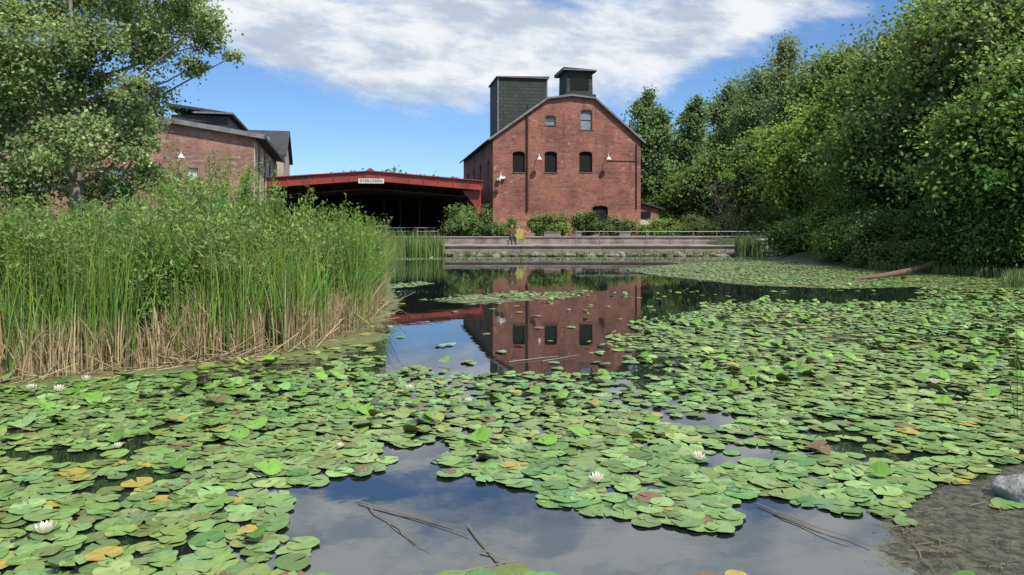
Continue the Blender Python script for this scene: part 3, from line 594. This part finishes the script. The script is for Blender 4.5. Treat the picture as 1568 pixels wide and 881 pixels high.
for yy_ in (3,6,9,12,15,18,21,23.6):
    for sgn in (0,1):
        x0,x1,z0_,z1_=(0,xm,zL,zp) if sgn==0 else (xm,WL,zp,zR)
        tube(a,[(x0,yy_,z0_-.35),(x1,yy_,z1_-.35)],.09,4); tube(a,[(x0,yy_,z0_-1.15),(x1,yy_,z1_-1.1)],.07,4)
        for k in range(10):
            t0,t1=k/10,(k+.5)/10; L_=lambda t,o_:(x0+(x1-x0)*t,yy_,z0_+(z1_-z0_)*t-o_); tube(a,[L_(t0,.4),L_(t1,1.1)],.03,3); tube(a,[L_(t1,1.1),L_(t0+.1,.4)],.03,3)
for q in np.linspace(.5,WL-.5,12): zt=np.interp(q,[0,xm,WL],[zL,zp,zR]); bx(a,q-.05,q+.05,.1,23.9,zt-.3,zt-.16)
a.build('roof_trusses',plain('truss_steel',(.13,.08,.065),.6),E2)
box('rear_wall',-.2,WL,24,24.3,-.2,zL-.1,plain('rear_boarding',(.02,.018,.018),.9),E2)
a=Acc(); 
for q in (4.2,5.6,7.1,9.2,10.6,12.3): bx(a,q,q+.12,9,9.12,-.1,zL-1)
a.build('inner_posts',M_dsteel,E2)
x0,z0_=C(549,275.5); x1,z1_=C(588,281.5)
box('sign_board',x0,x1,-.26,-.2,z1_,z0_+.08,M_white,E2)
fc=bpy.data.curves.new('sign_text','FONT'); fc.body='EVERGREEN'; fc.size=.3; fc.align_x='CENTER'; fc.align_y='CENTER'; fc.extrude=.004; fc.space_character=1.05
ft=bpy.data.objects.new('sign_text',fc); fc.materials.append(M_black); link(ft,E2); ft.location=((x0+x1)/2,-.27,(z0_+.08+z1_)/2); ft.rotation_euler=(math.pi/2,0,0)
prism('ridge_vent',[(xm-.3,zp+.08),(xm+.3,zp+.08),(xm,zp+.3)],-.2,23,M_red,E2)
def table(u,Y,c):
    e=empty('picnic_table',(PX(u,Y),Y,.93),R.rand()); box('top',-.9,.9,-.38,.38,.70,.75,c,e)
    box('bench_1',-.9,.9,-.85,-.58,.42,.46,c,e); box('bench_2',-.9,.9,.58,.85,.42,.46,c,e)
    a=Acc(); 
    for q in(-.65,.65): tube(a,[(q,-.75,0),(q,-.2,.7)],.04,4); tube(a,[(q,.75,0),(q,.2,.7)],.04,4); tube(a,[(q,-.75,.38),(q,.75,.38)],.035,4)
    a.build('legs',c,e)
M_grn=plain('green_paint',(.05,.3,.15),.5)
table(600,58,M_grn); table(622,62,M_white); table(560,63,M_conc); table(650,60,M_conc)

# ------------------------------------------------------------------ left brick buildings
TL=math.radians(13); LA=np.array([-16.5,48.0]); WLb=26
ex=np.array([math.cos(TL),math.sin(TL)]); org=LA-ex*WLb; E3=empty('brick_factory_building',(org[0],org[1],.45),TL); C3=mk(org,TL,.45)
eav=C3(388,210)[1]; rp=(WLb*.5,eav+2.0)
wl=prism('walls',[(0,-.5),(WLb,-.5),(WLb,eav),rp,(0,eav)],0,18,M_brick2,E3)
op=[(287,303,257,276,M_white),(276,311,287,328,M_board),(160,190,255,290,M_board),(40,75,255,290,M_board)]
cs=[];inf=[]
for (u0_,u1_,v0_,v1_,mm) in op:
    x0,zt=C3(u0_,v0_); x1,zb=C3(u1_,v1_); cs.append(box('cutter',x0,x1,-.3,.25,zb,zt,None,E3)); inf.append((x0,x1,zb,zt,mm))
for k in range(4): cs.append(box('cutter',WLb-.25,WLb+.3,2+k*4,3.6+k*4,4.2,6,None,E3))
cut(wl,cs)
for (x0,x1,zb,zt,mm) in inf: box('window_panel',x0,x1,.18,.24,zb,zt,mm,E3); box('sill',x0-.1,x1+.1,-.08,.1,zb-.12,zb,M_conc,E3)
for k in range(4): box('side_window',WLb-.24,WLb-.18,2+k*4,3.6+k*4,4.2,6,M_black,E3)
a=Acc()
for k in range(5):
    y0_=(-.0 if k==0 else k*4-.4); bx(a,WLb+.003,WLb+.06,y0_+.02,min(k*4+2-.02,17.9),-.4,eav-.25)
a.build('painted_side_bays',M_cream,E3)
for pts in ([(WLb,eav),rp],[(0,eav),rp]):
    (xa,za),(xb,zb)=pts; dx,dz=xb-xa,zb-za; L=math.hypot(dx,dz); xa-=dx/L*.7; za-=dz/L*.7
    prism('roof_slab',[(xa,za+.02),(xb,zb+.02),(xb,zb+.22),(xa,za+.22)],-.35,18.3,M_roofd,E3); prism('rake_trim',[(xa,za-.05),(xb,zb-.05),(xb,zb+.25),(xa,za+.25)],-.43,-.353,M_trim,E3)
x,z=C3(281,240); lamp(E3,x,z)
x0,_=C3(262,180,4); x1,zt=C3(350,176,4); box('roof_monitor',x0,x1,4,12,eav,zt-.1,M_trimd,E3); prism('monitor_roof',[(x0-.3,zt+.45),(x1+.35,zt-.1),(x1+.35,zt+.08),(x0-.3,zt+.63)],3.6,12.4,M_roofd,E3); box('monitor_edge',x1-2.2,x1+.37,3.52,3.58,zt-.02,zt+.1,M_trim,E3)
E4=empty('brick_warehouse',(PX(345,67),67,.93),TL); C4=mk(np.array([PX(345,67),67.]),TL,.93)
w4=C4(434,200)[0]; zr=C4(434,195)[1]; ze=C4(434,238)[1]
a=Acc(); yz=[(0,-.2),(9,-.2),(9,ze),(4.5,zr),(0,ze)]
v=[(0,p[0],p[1]) for p in yz]+[(w4,p[0],p[1]) for p in yz]; a.add(v,[[i,(i+1)%5,5+(i+1)%5,5+i] for i in range(5)]); a.add(v[:5],[[0,1,2,3,4]]); a.add(v[5:],[[0,1,2,3,4]]); a.build('walls',M_cream,E4)
a=Acc(); 
for s in (0,1):
    y0_,z0_,y1_,z1_=(-.3,ze-.15,4.5,zr) if s==0 else (9.3,ze-.15,4.5,zr)
    v=[(-.3,y0_,z0_+.03),(w4+.3,y0_,z0_+.03),(w4+.3,y1_,z1_+.03),(-.3,y1_,z1_+.03)]; v+=[(p[0],p[1],p[2]+.2) for p in v]
    a.add(v,[[0,1,2,3],[4,5,6,7],[0,1,5,4],[1,2,6,5],[2,3,7,6],[3,0,4,7]])
a.build('roof',M_roofd,E4); x0,z0_=C4(392,222); x1,z1_=C4(412,208); box('roof_vent_box',x0,x1,.6,2.0,z0_-.3,z1_,M_board,E4)

# ------------------------------------------------------------------ far bank: walkway, walls, rail
a=Acc(); bx(a,-12,15.0,44.0,50.0,-.6,.55); wob=a.build('promenade_slab',M_conc)
box('concrete_coping',-12,15.05,43.9,44.3,.553,.62,plain('pale_coping',(.38,.34,.30),.85,1,.4),wob)
a=Acc()
for q in np.arange(-11.5,15,2.4): bx(a,q,q+.03,43.985,43.998,0,.55)
a.build('joints',M_trimd,wob)
uw=box('retaining_wall',-14,17,50.0,50.4,.3,1.0,M_conc2); box('coping',-14,17,49.93,50.45,1.003,1.07,M_conc,uw)
gbl=Acc()
def rock(acc,x,y,z,s,rs,flat=.65,c=(1,1,1)):
    n1_,n2_=8,5; v=[];
    ph=rs.rand(3)*6
    for i in range(n2_+1):
        th=math.pi*i/n2_
        for j in range(n1_):
            p=2*math.pi*j/n1_; r_=s*(1+.18*math.sin(2*p+ph[0])+.14*math.sin(3*th+ph[1])+rs.randn()*.07); v.append((x+r_*math.sin(th)*math.cos(p)*1.2,y+r_*math.sin(th)*math.sin(p),z+r_*math.cos(th)*flat))
    f=[[i*n1_+j,i*n1_+(j+1)%n1_,(i+1)*n1_+(j+1)%n1_,(i+1)*n1_+j] for i in range(n2_) for j in range(n1_)]; acc.add(v,f,c)
rs=np.random.RandomState(12)
for i in range(260): rock(gbl,rs.uniform(-8,16),rs.uniform(43.2,43.85),rs.uniform(-.02,.12),rs.uniform(.09,.26),rs)
gbl.build('shoreline_rocks',M_stone)
g=Acc(); 
for i in range(9):
    for k in range(5): rock(g,PX(1160,43.2)+.12+i*.19+rs.randn()*.02,42.75+rs.randn()*.03,.1+k*.2,.13,rs,.8)
    for j in range(5): rock(g,PX(1160,43.2)+.12+i*.19,42.8+j*.22,.93,.13,rs,.6)
gb=g.build('stone_gabion',plain('gabion_stone',(.40,.38,.36),.9,3,.5,bump=.8)); box('core',PX(1160,43.2)+.1,PX(1160,43.2)+1.6,42.85,43.7,0,.95,M_stone,gb)
a=Acc(); x0,x1=PX(882,48),PX(1190,48)
for q in np.arange(x0,x1,1.5): tube(a,[(q,48,.55),(q,48,1.40)],.03,6)
for zz in (.80,1.10,1.40): tube(a,[(x0,48,zz),(x1,48,zz)],.014 if zz<1.3 else .024,6)
a.build('steel_railing',M_metal)
for (u0_,u1_) in ((833,858),(880,890),(948,965)):
    X0,X1=PX(u0_,51),PX(u1_,51); e=empty('concrete_planter',(X0,50.8,1.07)); box('trough',0,X1-X0,0,.45,-.15,.25,M_conc,e,.02); box('rim',-.04,X1-X0+.04,-.04,.49,.253,.31,M_conc,e)
px_,py_=PX(784,46.5),46.5
ch=empty('garden_chair',(px_+.5,py_+.3,.55),.3)
box('seat',-.28,.28,-.25,.25,.40,.44,M_yel,ch); 
a=Acc(); 
for k in range(5): bx(a,-.27+k*.11,-.18+k*.11,.26,.30,.44,1.0)
a.build('backrest',M_yel,ch); a=Acc()
for q in ((-.26,-.22),(.26,-.22),(-.26,.26),(.26,.26)): bx(a,q[0]-.025,q[0]+.025,q[1]-.025,q[1]+.025,0,.399)
bx(a,-.34,-.27,-.28,.26,.60,.63); bx(a,.27,.34,-.28,.26,.60,.63); a.build('legs_and_arms',M_yel,ch)
def person(x,y,z,rz):
    e=empty('seated_person',(x,y,z),rz)
    def skin(name,vs,es,rad,mat):
        me=bpy.data.meshes.new(name); me.from_pydata(vs,es,[]); me.materials.append(mat); ob=link(bpy.data.objects.new(name,me),e)
        md=ob.modifiers.new('s','SKIN'); 
        for i,r_ in enumerate(rad): me.skin_vertices[0].data[i].radius=(r_,r_)
        me.skin_vertices[0].data[0].use_root=True; s_=ob.modifiers.new('u','SUBSURF'); s_.levels=2; s_.render_levels=2
    skin('torso_and_arms',[(0,0,.55),(0,.02,.75),(0,.02,.95),(0,0,1.06),(-.19,0,1.0),(-.24,-.05,.76),(-.15,-.25,.66),(.19,0,1.0),(.24,-.05,.76),(.15,-.25,.66)],[(0,1),(1,2),(2,3),(2,4),(4,5),(5,6),(2,7),(7,8),(8,9)],[.14,.14,.15,.06,.065,.05,.035,.065,.05,.035],M_cloth)
    skin('legs',[(0,0,.52),(-.1,-.05,.5),(-.13,-.43,.5),(-.14,-.45,.08),(-.14,-.58,.04),(.1,-.05,.5),(.13,-.43,.5),(.14,-.45,.08),(.14,-.58,.04)],[(0,1),(1,2),(2,3),(3,4),(0,5),(5,6),(6,7),(7,8)],[.13,.1,.07,.045,.035,.1,.07,.045,.035],M_jean)
    skin('head',[(0,0,1.05),(0,-.01,1.14),(0,-.02,1.24),(0,-.01,1.30)],[(0,1),(1,2),(2,3)],[.05,.06,.10,.07],M_skin)
    skin('hair',[(0,.03,1.20),(0,.03,1.27),(0,.01,1.335)],[(0,1),(1,2)],[.09,.10,.06],M_hair)
    for s in (-1,1): skin('hand',[(s*.15,-.25,.66),(s*.12,-.33,.64),(s*.10,-.38,.62)],[(0,1),(1,2)],[.035,.038,.025],M_skin)
person(px_+.0,py_,.52,.25)
bn=empty('stone_bench',(px_,py_+.02,.55)); box('seat',-.35,.25,-.2,.25,.32,.42,M_conc,bn); box('leg_1',-.32,-.2,-.15,.2,0,.319,M_conc,bn); box('leg_2',.1,.22,-.15,.2,0,.319,M_conc,bn)

# ------------------------------------------------------------------ near details
rk=Acc(); rs=np.random.RandomState(3); rock(rk,0,0,0,.17,rs,.7)
ob=rk.build('shore_rock',plain('pale_rock',(.42,.41,.39),.9,6,.5,bump=.6),None,True); ob.location=(3.05,4.42,.03); md=ob.modifiers.new('s','SUBSURF'); md.levels=2; md.render_levels=2
tx=bpy.data.textures.new('r','CLOUDS'); tx.noise_scale=.07; dm=ob.modifiers.new('d','DISPLACE'); dm.texture=tx; dm.strength=.06
rk=Acc()
for i in range(26): rock(rk,rs.uniform(3.0,3.8),rs.uniform(3.4,4.9),0,rs.uniform(.02,.05),rs)
rk.build('shore_pebbles',M_stone,None,True)
a=Acc(); X0,Y0=wp(1330,432); X1,Y1=wp(1500,425)
tube(a,[(X0,Y0+1,.02),(X0+1.1,Y0+1.5,.08),(X1-.6,Y1+2.2,.2),(X1+.6,Y1+3.0,.5)],[.04,.08,.10,.13],8,(.15,.095,.065)); a.build('fallen_log',M_col)
a=Acc()
def stalk(u0_,v0_,u1_,v1_,r=.004,c=(.30,.25,.16),z=.012):
    p0=np.array(wp(u0_,v0_)); p1=np.array(wp(u1_,v1_)); t=np.linspace(0,1,6)[:,None]; p=p0+(p1-p0)*t+R.randn(6,2)*.01
    tube(a,np.concatenate([p,np.full((6,1),z)],1),np.linspace(r,r*.4,6),5,c)
for s in [(548,770,700,808),(560,775,640,835),(580,778,720,822),(712,808,775,875,.005),(740,845,800,872),(1160,775,1330,838),(1180,785,1300,835),(1370,800,1450,850),(1395,835,1430,881),(780,556,855,547,.01),(1355,795,1420,805),(690,880,800,862),(830,555,885,545,.01),(600,800,655,845,.003),(1405,820,1520,858)]: stalk(*s)
for i in range(40):
    u=R.uniform(1370,1560); v=R.uniform(770,875); stalk(u,v,u+R.uniform(-50,50),v+R.uniform(-14,14),R.uniform(.0012,.003))
a.build('floating_reed_stalks',M_reed)
